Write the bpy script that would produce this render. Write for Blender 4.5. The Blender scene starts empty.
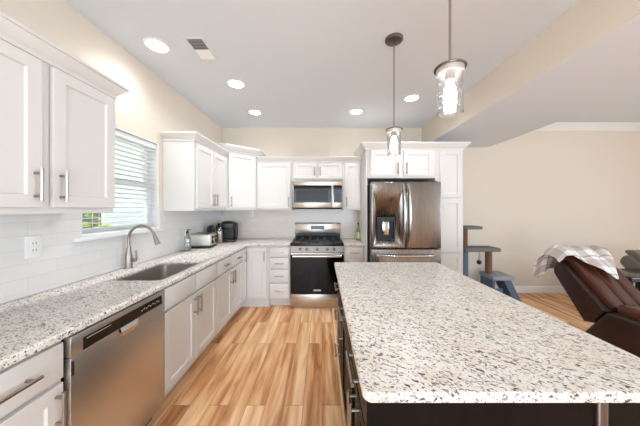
import bpy, bmesh, math, random
from mathutils import Vector, Matrix
random.seed(7)
S = bpy.context.scene
COL = S.collection
R = math.radians

# ------------------------------------------------------------------ camera, world, big lights, exposure
CAM_H = 1.41
cam = bpy.data.objects.new('camera', bpy.data.cameras.new('camera'))
COL.objects.link(cam)
cam.location = (0, 0, CAM_H)
cam.rotation_euler = (R(90), 0, 0)
cam.data.sensor_width = 36
cam.data.lens = 239 / 640 * 36
cam.data.shift_x = -2 / 640
cam.data.shift_y = -4.5 / 640
cam.data.clip_start = 0.05
S.camera = cam

w = bpy.data.worlds.new('sky'); S.world = w; w.use_nodes = True
w.node_tree.nodes['Background'].inputs[0].default_value = (0.86, 0.93, 1.0, 1)
w.node_tree.nodes['Background'].inputs[1].default_value = 1.6

S.view_settings.view_transform = 'Standard'
S.view_settings.look = 'None'
S.view_settings.exposure = 0.86
S.view_settings.gamma = 1.0
S.view_settings.use_curve_mapping = False


def area(name, loc, rot, sx, sy, power, color):
    l = bpy.data.lights.new(name, 'AREA'); l.shape = 'RECTANGLE'; l.size = sx; l.size_y = sy
    l.energy = power; l.color = color
    o = bpy.data.objects.new(name, l); o.location = loc; o.rotation_euler = rot
    COL.objects.link(o)
    return o


# added fill lights in made-up openings behind the camera and in the right wall
area('rear_fill_light', (0.1, -3.02, 1.15), (R(90), 0, 0), 2.9, 2.2, 52, (0.66, 0.83, 1.0))
area('side_fill_light', (6.48, -0.6, 1.4), (R(90), 0, R(90)), 2.6, 1.6, 95, (0.66, 0.83, 1.0))
# sun added behind the camera; its bounce off the floor lifts the ceiling
sl_ = bpy.data.lights.new('sun', 'SUN'); sl_.energy = 7.0; sl_.angle = R(1.0); sl_.color = (0.78, 0.90, 1.0)
so_ = bpy.data.objects.new('sun', sl_); COL.objects.link(so_)
so_.rotation_euler = Vector((-0.25, 0.55, -0.8)).to_track_quat('-Z', 'Y').to_euler()

SPOT = 14.0        # watts of each recessed downlight
LAMP = 10.0        # emission strength of the ceiling lights
BULB = 70.0        # emission strength of the pendant bulbs


# ------------------------------------------------------------------ materials
def lin(c):
    return tuple(((v / 255) / 12.92 if v / 255 <= 0.04045 else ((v / 255 + 0.055) / 1.055) ** 2.4) for v in c) + (1,)


def mat(name, rgb, rough=0.5, metal=0.0, spec=0.5, coat=0.0, bump=None, var=None):
    """rgb in 0-255 sRGB; bump=(scale, strength) noise; var=(scale, amount) slight tone variation"""
    m = bpy.data.materials.new(name); m.use_nodes = True
    nt = m.node_tree; b = nt.nodes['Principled BSDF']
    b.inputs['Base Color'].default_value = lin(rgb)
    b.inputs['Roughness'].default_value = rough
    b.inputs['Metallic'].default_value = metal
    b.inputs['Specular IOR Level'].default_value = spec
    b.inputs['Coat Weight'].default_value = coat
    tc = nt.nodes.new('ShaderNodeTexCoord')
    if var:
        n = nt.nodes.new('ShaderNodeTexNoise'); n.inputs['Scale'].default_value = var[0]; n.inputs['Detail'].default_value = 3
        nt.links.new(tc.outputs['Object'], n.inputs['Vector'])
        mx = nt.nodes.new('ShaderNodeMix'); mx.data_type = 'RGBA'
        a = var[1]
        mx.inputs[6].default_value = tuple(v * (1 - a) for v in lin(rgb)[:3]) + (1,)
        mx.inputs[7].default_value = tuple(min(1, v * (1 + a)) for v in lin(rgb)[:3]) + (1,)
        nt.links.new(n.outputs[0], mx.inputs[0]); nt.links.new(mx.outputs[2], b.inputs['Base Color'])
    if bump:
        n = nt.nodes.new('ShaderNodeTexNoise'); n.inputs['Scale'].default_value = bump[0]; n.inputs['Detail'].default_value = 4
        nt.links.new(tc.outputs['Object'], n.inputs['Vector'])
        bp = nt.nodes.new('ShaderNodeBump'); bp.inputs['Strength'].default_value = bump[1]; bp.inputs['Distance'].default_value = 0.01
        nt.links.new(n.outputs[0], bp.inputs['Height']); nt.links.new(bp.outputs[0], b.inputs['Normal'])
    return m


def emit(name, rgb, strength):
    m = mat(name, rgb)
    b = m.node_tree.nodes['Principled BSDF']
    b.inputs['Emission Color'].default_value = lin(rgb)
    b.inputs['Emission Strength'].default_value = strength
    return m


def glass(name, tint=(255, 255, 255), fac=0.08, edge=0.35):
    m = bpy.data.materials.new(name); m.use_nodes = True
    nt = m.node_tree; nt.nodes.remove(nt.nodes['Principled BSDF'])
    out = nt.nodes['Material Output']
    t = nt.nodes.new('ShaderNodeBsdfTransparent'); t.inputs[0].default_value = lin(tint)
    g = nt.nodes.new('ShaderNodeBsdfGlossy'); g.inputs['Roughness'].default_value = 0.05
    lw = nt.nodes.new('ShaderNodeLayerWeight'); lw.inputs[0].default_value = edge
    mr = nt.nodes.new('ShaderNodeMapRange'); mr.inputs[3].default_value = fac; mr.inputs[4].default_value = 0.7
    nt.links.new(lw.outputs['Facing'], mr.inputs[0])
    mx = nt.nodes.new('ShaderNodeMixShader')
    nt.links.new(mr.outputs[0], mx.inputs[0]); nt.links.new(t.outputs[0], mx.inputs[1]); nt.links.new(g.outputs[0], mx.inputs[2])
    nt.links.new(mx.outputs[0], out.inputs[0])
    return m


def brushed(name, rgb, rough, axis, metal=1.0):
    """brushed steel with fine grain stretched along an axis"""
    m = mat(name, rgb, rough, metal)
    nt = m.node_tree; b = nt.nodes['Principled BSDF']
    tc = nt.nodes.new('ShaderNodeTexCoord'); mp = nt.nodes.new('ShaderNodeMapping')
    sc = [160, 160, 160]; sc[axis] = 1.5
    mp.inputs['Scale'].default_value = sc
    n = nt.nodes.new('ShaderNodeTexNoise'); n.inputs['Scale'].default_value = 1; n.inputs['Detail'].default_value = 3
    nt.links.new(tc.outputs['Object'], mp.inputs[0]); nt.links.new(mp.outputs[0], n.inputs['Vector'])
    mr = nt.nodes.new('ShaderNodeMapRange'); mr.inputs[3].default_value = rough - 0.03; mr.inputs[4].default_value = rough + 0.05
    nt.links.new(n.outputs[0], mr.inputs[0]); nt.links.new(mr.outputs[0], b.inputs['Roughness'])
    return m


def granite():
    m = bpy.data.materials.new('granite'); m.use_nodes = True
    nt = m.node_tree; N = nt.nodes; L = nt.links; b = N['Principled BSDF']
    tc = N.new('ShaderNodeTexCoord')
    mr_ = N.new('ShaderNodeMapping'); mr_.inputs['Rotation'].default_value = (0, 0, R(32))
    L.new(tc.outputs['Object'], mr_.inputs[0])
    mp = N.new('ShaderNodeMapping'); mp.inputs['Scale'].default_value = (0.9, 1.5, 1.2)
    L.new(mr_.outputs[0], mp.inputs[0])

    def noise(scale, detail, rough=0.5, off=0.0, dist=0.0):
        a = N.new('ShaderNodeVectorMath'); a.operation = 'ADD'; a.inputs[1].default_value = (off, off * 1.7, off * 0.3)
        L.new(mp.outputs[0], a.inputs[0])
        n = N.new('ShaderNodeTexNoise'); n.inputs['Scale'].default_value = scale; n.inputs['Detail'].default_value = detail
        n.inputs['Roughness'].default_value = rough; n.inputs['Distortion'].default_value = dist
        L.new(a.outputs[0], n.inputs['Vector'])
        return n.outputs[0]

    def mask(src, lo, hi):
        r = N.new('ShaderNodeMapRange'); r.inputs[1].default_value = lo; r.inputs[2].default_value = hi
        r.interpolation_type = 'SMOOTHSTEP'
        L.new(src, r.inputs[0]); return r.outputs[0]

    def mul(a, c):
        x = N.new('ShaderNodeMath'); x.operation = 'MULTIPLY'; L.new(a, x.inputs[0])
        if isinstance(c, float): x.inputs[1].default_value = c
        else: L.new(c, x.inputs[1])
        return x.outputs[0]

    def mix(f, a, c):
        x = N.new('ShaderNodeMix'); x.data_type = 'RGBA'
        L.new(f, x.inputs[0])
        if isinstance(a, tuple): x.inputs[6].default_value = lin(a)
        else: L.new(a, x.inputs[6])
        x.inputs[7].default_value = lin(c)
        return x.outputs[2]

    c = mix(mask(noise(9, 3, 0.6), 0.42, 0.66), (236, 230, 222), (230, 219, 206))
    c = mix(mul(mask(noise(34, 3, 0.65, 3.1, 0.6), 0.56, 0.66), 0.6), c, (184, 174, 166))
    c = mix(mul(mask(noise(62, 2, 0.6, 7.7, 0.5), 0.59, 0.64), 0.8), c, (118, 112, 108))
    c = mix(mul(mask(noise(58, 3, 0.6, 11.3, 0.6), 0.605, 0.635), 0.97), c, (50, 44, 42))
    c = mix(mul(mask(noise(110, 1, 0.5, 17.9), 0.645, 0.68), 0.9), c, (48, 42, 41))
    c = mix(mul(mask(noise(36, 1, 0.5, 23.3), 0.70, 0.72), 0.9), c, (84, 46, 44))
    L.new(c, b.inputs['Base Color'])
    b.inputs['Roughness'].default_value = 0.3
    b.inputs['Specular IOR Level'].default_value = 0.35
    return m


def wood_floor():
    m = bpy.data.materials.new('oak_planks'); m.use_nodes = True
    nt = m.node_tree; N = nt.nodes; L = nt.links; b = N['Principled BSDF']
    tc = N.new('ShaderNodeTexCoord')
    mp = N.new('ShaderNodeMapping'); mp.inputs['Rotation'].default_value = (0, 0, R(90))
    L.new(tc.outputs['Object'], mp.inputs[0])
    br = N.new('ShaderNodeTexBrick')
    br.inputs['Color1'].default_value = (0, 0, 0, 1); br.inputs['Color2'].default_value = (1, 1, 1, 1)
    br.inputs['Mortar'].default_value = (0.25, 0.25, 0.25, 1)
    br.inputs['Scale'].default_value = 1.0; br.inputs['Brick Width'].default_value = 1.25; br.inputs['Row Height'].default_value = 0.135
    br.inputs['Mortar Size'].default_value = 0.0012; br.inputs['Bias'].default_value = 0.0
    br.offset = 0.37; br.offset_frequency = 2; br.squash = 1.0
    L.new(mp.outputs[0], br.inputs['Vector'])
    # per-plank offset drives the grain so it breaks at every plank
    sc = N.new('ShaderNodeVectorMath'); sc.operation = 'MULTIPLY_ADD'
    L.new(br.outputs['Color'], sc.inputs[0]); sc.inputs[1].default_value = (37, 91, 13); L.new(mp.outputs[0], sc.inputs[2])
    ms = N.new('ShaderNodeMapping'); ms.inputs['Scale'].default_value = (1.0, 9, 1)
    L.new(sc.outputs[0], ms.inputs[0])
    n1 = N.new('ShaderNodeTexNoise'); n1.inputs['Scale'].default_value = 1.6; n1.inputs['Detail'].default_value = 5; n1.inputs['Distortion'].default_value = 0.7
    L.new(ms.outputs[0], n1.inputs['Vector'])
    ms2 = N.new('ShaderNodeMapping'); ms2.inputs['Scale'].default_value = (2.5, 70, 1)
    L.new(sc.outputs[0], ms2.inputs[0])
    n2 = N.new('ShaderNodeTexNoise'); n2.inputs['Scale'].default_value = 2; n2.inputs['Detail'].default_value = 4
    L.new(ms2.outputs[0], n2.inputs['Vector'])
    r1 = N.new('ShaderNodeValToRGB'); e = r1.color_ramp.elements
    e[0].position = 0.22; e[0].color = lin((154, 96, 58)); e[1].position = 0.80; e[1].color = lin((252, 214, 168))
    e.new(0.40).color = lin((200, 136, 86)); e.new(0.52).color = lin((226, 168, 114))
    a1 = N.new('ShaderNodeMath'); a1.operation = 'MULTIPLY_ADD'; a1.inputs[1].default_value = 0.22
    L.new(br.outputs['Color'], a1.inputs[0])
    sub = N.new('ShaderNodeMath'); sub.operation = 'MULTIPLY_ADD'; sub.inputs[1].default_value = 1.0; sub.inputs[2].default_value = -0.19
    L.new(n1.outputs[0], sub.inputs[0]); L.new(sub.outputs[0], a1.inputs[2])
    a2 = N.new('ShaderNodeMath'); a2.operation = 'MULTIPLY_ADD'; a2.inputs[1].default_value = 0.18
    L.new(n2.outputs[0], a2.inputs[0]); L.new(a1.outputs[0], a2.inputs[2])
    ms3 = N.new('ShaderNodeMapping'); ms3.inputs['Scale'].default_value = (0.35, 17, 1)
    L.new(sc.outputs[0], ms3.inputs[0])
    n3 = N.new('ShaderNodeTexNoise'); n3.inputs['Scale'].default_value = 1; n3.inputs['Detail'].default_value = 1
    L.new(ms3.outputs[0], n3.inputs['Vector'])
    a25 = N.new('ShaderNodeMath'); a25.operation = 'MULTIPLY_ADD'; a25.inputs[1].default_value = 0.55
    L.new(n3.outputs[0], a25.inputs[0]); L.new(a2.outputs[0], a25.inputs[2])
    a3 = N.new('ShaderNodeMath'); a3.operation = 'SUBTRACT'; a3.inputs[1].default_value = 0.24
    L.new(a25.outputs[0], a3.inputs[0]); L.new(a3.outputs[0], r1.inputs[0])
    mx = N.new('ShaderNodeMix'); mx.data_type = 'RGBA'; mx.inputs[7].default_value = lin((120, 80, 50))
    L.new(br.outputs['Fac'], mx.inputs[0]); L.new(r1.outputs[0], mx.inputs[6])
    L.new(mx.outputs[2], b.inputs['Base Color'])
    b.inputs['Roughness'].default_value = 0.38
    bp = N.new('ShaderNodeBump'); bp.inputs['Strength'].default_value = 0.12; bp.inputs['Distance'].default_value = 0.002
    L.new(n2.outputs[0], bp.inputs['Height']); L.new(bp.outputs[0], b.inputs['Normal'])
    return m


def tile(name, axis, c1=(224, 220, 216), c2=(232, 229, 226), c3=(215, 212, 208)):
    """white glossy subway tile; axis 0: wall runs along X, 1: along Y"""
    m = bpy.data.materials.new(name); m.use_nodes = True
    nt = m.node_tree; N = nt.nodes; L = nt.links; b = N['Principled BSDF']
    tc = N.new('ShaderNodeTexCoord'); sp = N.new('ShaderNodeSeparateXYZ'); cb = N.new('ShaderNodeCombineXYZ')
    L.new(tc.outputs['Object'], sp.inputs[0])
    L.new(sp.outputs[axis], cb.inputs[0]); L.new(sp.outputs[2], cb.inputs[1])
    br = N.new('ShaderNodeTexBrick')
    br.inputs['Color1'].default_value = lin(c1); br.inputs['Color2'].default_value = lin(c2)
    br.inputs['Mortar'].default_value = lin(c3)
    br.inputs['Scale'].default_value = 1; br.inputs['Brick Width'].default_value = 0.30; br.inputs['Row Height'].default_value = 0.0785
    br.inputs['Mortar Size'].default_value = 0.0016; br.inputs['Mortar Smooth'].default_value = 0.2
    L.new(cb.outputs[0], br.inputs['Vector']); L.new(br.outputs['Color'], b.inputs['Base Color'])
    bp = N.new('ShaderNodeBump'); bp.invert = True; bp.inputs['Strength'].default_value = 0.3; bp.inputs['Distance'].default_value = 0.002
    n = N.new('ShaderNodeTexNoise'); n.inputs['Scale'].default_value = 9
    L.new(tc.outputs['Object'], n.inputs['Vector'])
    ad = N.new('ShaderNodeMath'); ad.operation = 'MULTIPLY_ADD'; ad.inputs[1].default_value = 0.5
    L.new(n.outputs[0], ad.inputs[0]); L.new(br.outputs['Fac'], ad.inputs[2])
    L.new(ad.outputs[0], bp.inputs['Height']); L.new(bp.outputs[0], b.inputs['Normal'])
    b.inputs['Roughness'].default_value = 0.16
    return m


def siding():
    m = mat('lap_siding', (160, 162, 158), 0.7)
    nt = m.node_tree; N = nt.nodes; L = nt.links; b = N['Principled BSDF']
    tc = N.new('ShaderNodeTexCoord'); sp = N.new('ShaderNodeSeparateXYZ'); L.new(tc.outputs['Object'], sp.inputs[0])
    mu = N.new('ShaderNodeMath'); mu.operation = 'MULTIPLY'; mu.inputs[1].default_value = 1 / 0.15; L.new(sp.outputs[2], mu.inputs[0])
    fr = N.new('ShaderNodeMath'); fr.operation = 'FRACT'; L.new(mu.outputs[0], fr.inputs[0])
    bp = N.new('ShaderNodeBump'); bp.inputs['Strength'].default_value = 1; bp.inputs['Distance'].default_value = 0.03; bp.invert = True
    L.new(fr.outputs[0], bp.inputs['Height']); L.new(bp.outputs[0], b.inputs['Normal'])
    return m


def espresso():
    m = mat('espresso_wood', (36, 28, 27), 0.34, spec=0.1)
    nt = m.node_tree; N = nt.nodes; L = nt.links; b = N['Principled BSDF']
    tc = N.new('ShaderNodeTexCoord'); mp = N.new('ShaderNodeMapping'); mp.inputs['Scale'].default_value = (45, 45, 1.6)
    n = N.new('ShaderNodeTexNoise'); n.inputs['Scale'].default_value = 1; n.inputs['Detail'].default_value = 4
    L.new(tc.outputs['Object'], mp.inputs[0]); L.new(mp.outputs[0], n.inputs['Vector'])
    mx = N.new('ShaderNodeMix'); mx.data_type = 'RGBA'; mx.inputs[6].default_value = lin((10, 8, 8)); mx.inputs[7].default_value = lin((25, 19, 18))
    L.new(n.outputs[0], mx.inputs[0]); L.new(mx.outputs[2], b.inputs['Base Color'])
    return m


def plaid():
    m = mat('plaid_fleece', (225, 214, 205), 0.95, bump=(220, 0.5))
    nt = m.node_tree; N = nt.nodes; L = nt.links; b = N['Principled BSDF']
    uv = N.new('ShaderNodeUVMap'); sp = N.new('ShaderNodeSeparateXYZ'); L.new(uv.outputs[0], sp.inputs[0])

    def stripe(o, period, phase, width):
        a = N.new('ShaderNodeMath'); a.operation = 'MULTIPLY_ADD'; a.inputs[1].default_value = 1 / period; a.inputs[2].default_value = phase
        L.new(o, a.inputs[0]); f = N.new('ShaderNodeMath'); f.operation = 'FRACT'; L.new(a.outputs[0], f.inputs[0])
        l = N.new('ShaderNodeMath'); l.operation = 'LESS_THAN'; l.inputs[1].default_value = width; L.new(f.outputs[0], l.inputs[0])
        return l.outputs[0]

    def layer(c, f, col, k):
        q = N.new('ShaderNodeMath'); q.operation = 'MULTIPLY'; q.inputs[1].default_value = k; L.new(f, q.inputs[0])
        x = N.new('ShaderNodeMix'); x.data_type = 'RGBA'; L.new(q.outputs[0], x.inputs[0])
        if isinstance(c, tuple): x.inputs[6].default_value = lin(c)
        else: L.new(c, x.inputs[6])
        x.inputs[7].default_value = lin(col); return x.outputs[2]
    c = layer((246, 240, 235), stripe(sp.outputs[0], 0.20, 0.1, 0.42), (160, 134, 120), 0.45)
    c = layer(c, stripe(sp.outputs[1], 0.20, 0.2, 0.42), (160, 134, 120), 0.45)
    c = layer(c, stripe(sp.outputs[0], 0.20, 0.35, 0.08), (120, 122, 145), 0.6)
    c = layer(c, stripe(sp.outputs[1], 0.20, 0.45, 0.08), (120, 122, 145), 0.6)
    L.new(c, b.inputs['Base Color'])
    return m


def sisal():
    m = mat('sisal_rope', (128, 98, 78), 0.9)
    nt = m.node_tree; N = nt.nodes; L = nt.links; b = N['Principled BSDF']
    tc = N.new('ShaderNodeTexCoord'); wv = N.new('ShaderNodeTexWave'); wv.bands_direction = 'Z'; wv.inputs['Scale'].default_value = 55
    L.new(tc.outputs['Object'], wv.inputs[0])
    bp = N.new('ShaderNodeBump'); bp.inputs['Strength'].default_value = 0.7; bp.inputs['Distance'].default_value = 0.004
    L.new(wv.outputs[1], bp.inputs['Height']); L.new(bp.outputs[0], b.inputs['Normal'])
    return m


M = dict(
    wall=mat('cream_wall_paint', (222, 210, 194), 0.75, bump=(140, 0.04)),
    ceil=mat('ceiling_paint', (222, 226, 230), 0.85),
    trim=mat('white_trim_paint', (234, 232, 229), 0.4),
    cab=mat('white_cabinet_paint', (225, 221, 216), 0.45, spec=0.35),
    island=espresso(), granite=granite(), floor=wood_floor(),
    tile_x=tile('subway_tile_back', 0, (228, 219, 209), (234, 226, 217), (219, 211, 202)), tile_y=tile('subway_tile_left', 1),  # back tile colours carry the warm cast of the light on it
    nickel=mat('brushed_nickel', (164, 155, 146), 0.36, 1.0),
    satin=mat('satin_steel', (216, 210, 202), 0.42, 0.85),
    satin_dark=mat('satin_panel_steel', (172, 166, 160), 0.5, 0.9),
    duct=mat('grey_duct_metal', (104, 104, 106), 0.6),
    nickel_dark=mat('dull_steel', (120, 112, 112), 0.35, 1.0),
    chrome=mat('bright_steel', (205, 203, 200), 0.16, 1.0),
    steel_h=brushed('stainless_horizontal', (196, 188, 180), 0.27, 0),
    steel_v=brushed('stainless_vertical', (138, 131, 125), 0.26, 2),
    steel_y=brushed('stainless_dishwasher', (212, 205, 198), 0.4, 2),
    sink=brushed('stainless_sink', (196, 190, 183), 0.33, 1, 1.0),
    black=mat('black_enamel', (14, 14, 15), 0.22),
    blackglass=mat('black_oven_glass', (6, 6, 7), 0.06, spec=0.3),
    greyglass=mat('smoked_microwave_glass', (58, 58, 60), 0.2, spec=0.15),
    iron=mat('cast_iron', (24, 24, 25), 0.55),
    plastic=mat('black_plastic', (15, 15, 17), 0.35),
    softblack=mat('charcoal_plastic', (34, 36, 40), 0.5),
    dark_gap=mat('dark_recess', (16, 15, 14), 0.8),
    white=mat('white_plastic', (238, 236, 232), 0.35),
    blind=mat('white_blind_slat', (240, 241, 240), 0.45),
    pane=glass('window_glass', fac=0.04), lampglass=glass('seeded_lamp_glass', (250, 250, 250), 0.06, 0.55),
    clear=glass('clear_bottle', (238, 240, 238), 0.12, 0.5),
    lens=emit('lit_lens', (244, 245, 252), LAMP), bulb=emit('lit_bulb', (246, 246, 252), BULB),
    leather=mat('brown_leather', (78, 40, 26), 0.26, bump=(60, 0.12), var=(9, 0.25)),
    leather_dark=mat('dark_brown_leather', (46, 26, 21), 0.34, bump=(60, 0.12), var=(9, 0.2)),
    leather_reflect=mat('dark_leather_olive_reflect', (112, 104, 92), 0.36, bump=(60, 0.12)),  # olive grey of reflections put into this dark leather's base colour
    plaid=plaid(), sisal=sisal(),
    carpet_light=mat('pale_grey_plush', (158, 160, 166), 0.98, bump=(160, 0.8)),
    carpet=mat('grey_plush', (118, 115, 113), 0.98, bump=(160, 0.8)),
    carpet_blue=mat('blue_grey_plush', (98, 110, 128), 0.98, bump=(160, 0.8)),
    siding=siding(), grass=mat('grass', (96, 120, 62), 0.9, var=(3, 0.3)),
    leaf=mat('shrub_leaf', (120, 136, 48), 0.7, var=(5, 0.35)),
    oil=mat('green_bottle', (112, 126, 70), 0.15), label=mat('pale_label', (196, 204, 150), 0.6),
    amber=mat('tan_jar_contents', (222, 168, 120), 0.4, var=(60, 0.4)),
    display=mat('display_glass', (10, 11, 14), 0.08), mark=mat('pale_marking', (190, 190, 188), 0.4),
    blue_led=emit('blue_dispenser_light', (40, 48, 84), 0.0),
    dial=mat('orange_toast_mark', (190, 120, 60), 0.5),
)


# ------------------------------------------------------------------ mesh helpers
class MB:
    def __init__(s): s.bm = bmesh.new()

    def box(s, x0, x1, y0, y1, z0, z1, r=0.0, seg=1, mi=0, tf=None):
        t = bmesh.new()
        bmesh.ops.create_cube(t, size=1)
        for v in t.verts:
            v.co = Vector(((x0 + x1) / 2 + v.co.x * (x1 - x0), (y0 + y1) / 2 + v.co.y * (y1 - y0), (z0 + z1) / 2 + v.co.z * (z1 - z0)))
        if r > 0:
            bmesh.ops.bevel(t, geom=t.edges[:], offset=r, segments=seg, affect='EDGES', profile=0.5)
        s.join(t, mi, tf); return s

    def join(s, t, mi=0, tf=None):
        if tf is not None: t.transform(tf)
        vm = {v: s.bm.verts.new(v.co) for v in t.verts}
        for f in t.faces:
            try:
                nf = s.bm.faces.new([vm[v] for v in f.verts]); nf.material_index = mi
            except ValueError: pass
        t.free()

    def prism(s, pts, axis, a, b, r=0.0, seg=1, mi=0, tf=None):
        """polygon pts in the two other axes extruded along axis from a to b"""
        t = bmesh.new()
        def P(u, v, w): return {0: (w, u, v), 1: (u, w, v), 2: (u, v, w)}[axis]
        lo = [t.verts.new(P(u, v, a)) for u, v in pts]; hi = [t.verts.new(P(u, v, b)) for u, v in pts]
        n = len(pts)
        t.faces.new(lo); t.faces.new(hi)
        for i in range(n): t.faces.new((lo[i], lo[(i + 1) % n], hi[(i + 1) % n], hi[i]))
        bmesh.ops.recalc_face_normals(t, faces=t.faces[:])
        if r > 0:
            caps = [e for e in t.edges if (e.verts[0] in lo) == (e.verts[1] in lo)]
            bmesh.ops.bevel(t, geom=caps, offset=r, segments=seg, affect='EDGES', profile=0.5)
        s.join(t, mi, tf); return s

    def lathe(s, prof, c=(0, 0, 0), seg=24, mi=0, tf=None):
        t = bmesh.new(); rings = []
        for r, z in prof:
            if r < 1e-6: rings.append([t.verts.new((0, 0, z))])
            else: rings.append([t.verts.new((r * math.cos(2 * math.pi * k / seg), r * math.sin(2 * math.pi * k / seg), z)) for k in range(seg)])
        for a, b in zip(rings, rings[1:]):
            for k in range(seg):
                q = [a[k % len(a)], a[(k + 1) % len(a)], b[(k + 1) % len(b)], b[k % len(b)]]
                q = list(dict.fromkeys(q))
                if len(q) > 2:
                    try: t.faces.new(q)
                    except ValueError: pass
        bmesh.ops.recalc_face_normals(t, faces=t.faces[:])
        m = Matrix.Translation(c)
        s.join(t, mi, m @ tf if tf is not None else m); return s

    def tube(s, pts, r, seg=10, mi=0, rad=None):
        t = bmesh.new(); P = [Vector(p) for p in pts]; rings = []; up = None
        for i, p in enumerate(P):
            d = (P[min(i + 1, len(P) - 1)] - P[max(i - 1, 0)]).normalized()
            if up is None: up = d.orthogonal().normalized()
            up = (up - d * up.dot(d)).normalized(); si = d.cross(up)
            rr = rad[i] if rad else r
            rings.append([t.verts.new(p + (up * math.cos(2 * math.pi * k / seg) + si * math.sin(2 * math.pi * k / seg)) * rr) for k in range(seg)])
        for a, b in zip(rings, rings[1:]):
            for k in range(seg): t.faces.new((a[k], a[(k + 1) % seg], b[(k + 1) % seg], b[k]))
        t.faces.new(rings[0]); t.faces.new(rings[-1])
        bmesh.ops.recalc_face_normals(t, faces=t.faces[:])
        s.join(t, mi); return s

    def sweep(s, prof, path, mi=0):
        """profile [(out, z)] closed; path [(x, y)], outward on the path's right-hand side; mitred"""
        t = bmesh.new(); P = [Vector(p) for p in path]; n = len(P); rings = []
        for i in range(n):
            ds = []
            if i > 0: ds.append((P[i] - P[i - 1]).normalized())
            if i < n - 1: ds.append((P[i + 1] - P[i]).normalized())
            ns = [Vector((d.y, -d.x)) for d in ds]
            if len(ns) == 2:
                h = (ns[0] + ns[1]); o = h / max(1e-6, h.dot(ns[0]))
            else: o = ns[0]
            rings.append([t.verts.new((P[i].x + o.x * a, P[i].y + o.y * a, z)) for a, z in prof])
        k = len(prof)
        for a, b in zip(rings, rings[1:]):
            for j in range(k): t.faces.new((a[j], a[(j + 1) % k], b[(j + 1) % k], b[j]))
        t.faces.new(rings[0]); t.faces.new(rings[-1])
        bmesh.ops.recalc_face_normals(t, faces=t.faces[:])
        s.join(t, mi); return s

    def shaker(s, x0, x1, z0, z1, th=0.02, fw=0.057, dep=0.011, y=-0.004, mi=0):
        """shaker front facing -y, back at y"""
        t = bmesh.new(); yf = y - th
        def ring(a, yy): return [t.verts.new(p) for p in ((x0 + a, yy, z0 + a), (x1 - a, yy, z0 + a), (x1 - a, yy, z1 - a), (x0 + a, yy, z1 - a))]
        rs = [ring(0, y), ring(0, yf + 0.0015), ring(0.0015, yf), ring(fw, yf), ring(fw + 0.004, yf + dep)]
        for a, b in zip(rs, rs[1:]):
            for k in range(4): t.faces.new((a[k], a[(k + 1) % 4], b[(k + 1) % 4], b[k]))
        t.faces.new(rs[-1]); t.faces.new(rs[0])
        bmesh.ops.recalc_face_normals(t, faces=t.faces[:])
        s.join(t, mi); return s

    def build(s, name, mats, parent=None, loc=None, smooth=35):
        bm = s.bm
        bmesh.ops.remove_doubles(bm, verts=bm.verts[:], dist=1e-6)
        if smooth:
            for f in bm.faces: f.smooth = True
            for e in bm.edges:
                e.smooth = len(e.link_faces) == 2 and e.calc_face_angle(4) < R(smooth)
        me = bpy.data.meshes.new(name); bm.to_mesh(me); bm.free()
        for m in (mats if isinstance(mats, (list, tuple)) else [mats]): me.materials.append(m)
        o = bpy.data.objects.new(name, me); COL.objects.link(o)
        if parent is not None: o.parent = parent
        if loc is not None: o.location = loc
        return o


def tag(o, label=None, cat=None, group=None, kind=None):
    if label: o['label'] = label
    if cat: o['category'] = cat
    if group: o['group'] = group
    if kind: o['kind'] = kind
    return o


def thing(name, label, cat, loc=(0, 0, 0), rz=0.0, group=None):
    o = bpy.data.objects.new(name, None); COL.objects.link(o)
    o.empty_display_size = 0.1
    o.location = loc; o.rotation_euler = (0, 0, rz)
    return tag(o, label, cat, group)


def dup(root, loc, label=None):
    r = root.copy(); COL.objects.link(r); r.location = loc
    if label: r['label'] = label
    for ch in list(root.children):
        c = ch.copy(); COL.objects.link(c); c.parent = r
        for g in list(ch.children):
            d = g.copy(); COL.objects.link(d); d.parent = c
    return r


def struct(mb, name, m, parent=None, smooth=35):
    o = mb.build(name, m, parent, smooth=smooth)
    if parent is None: o['kind'] = 'structure'
    return o


# ------------------------------------------------------------------ room shell
XL, YB, ZC, ZC2, XR, YF = -1.67, 4.0, 2.762, 2.82, 6.5, -3.0
BX0, BX1, BZ = 1.67, 2.77, 2.43
WY0, WY1, WZ0, WZ1 = 1.655, 2.448, 1.205, 2.075
struct(MB().box(XL - 0.14, XR + 0.14, YF - 0.14, YB + 0.14, -0.05, 0), 'floor', M['floor'])
struct(MB().box(XL - 0.14, BX0, YF - 0.14, YB + 0.14, ZC, ZC + 0.2).box(BX1, XR + 0.14, YF - 0.14, YB + 0.14, ZC2, ZC + 0.2), 'ceiling', M['ceil'])
bm_ = MB().box(BX0, BX1, YF, YB, BZ, ZC + 0.2)
bm_.bm.faces.ensure_lookup_table()
for f in bm_.bm.faces:
    f.normal_update()
    f.material_index = 1 if abs(f.normal.x) > 0.5 else 0
struct(bm_, 'ceiling_beam', [M['ceil'], M['wall']])
wl = MB()
wl.box(XL - 0.14, XL, YF - 0.14, WY0, 0, ZC).box(XL - 0.14, XL, WY1, YB + 0.14, 0, ZC)
wl.box(XL - 0.14, XL, WY0, WY1, 0, WZ0).box(XL - 0.14, XL, WY0, WY1, WZ1, ZC)
struct(wl, 'wall_left', M['wall'])
struct(MB().box(XL, XR, YB, YB + 0.14, 0, ZC2), 'wall_back', M['wall'])
struct(MB().box(XR, XR + 0.14, YF - 0.14, -1.9, 0, ZC2).box(XR, XR + 0.14, 0.7, YB + 0.14, 0, ZC2)
       .box(XR, XR + 0.14, -1.9, 0.7, 0, 0.6).box(XR, XR + 0.14, -1.9, 0.7, 2.2, ZC2), 'wall_right', M['wall'])  # opening made up for the added side light
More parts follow.
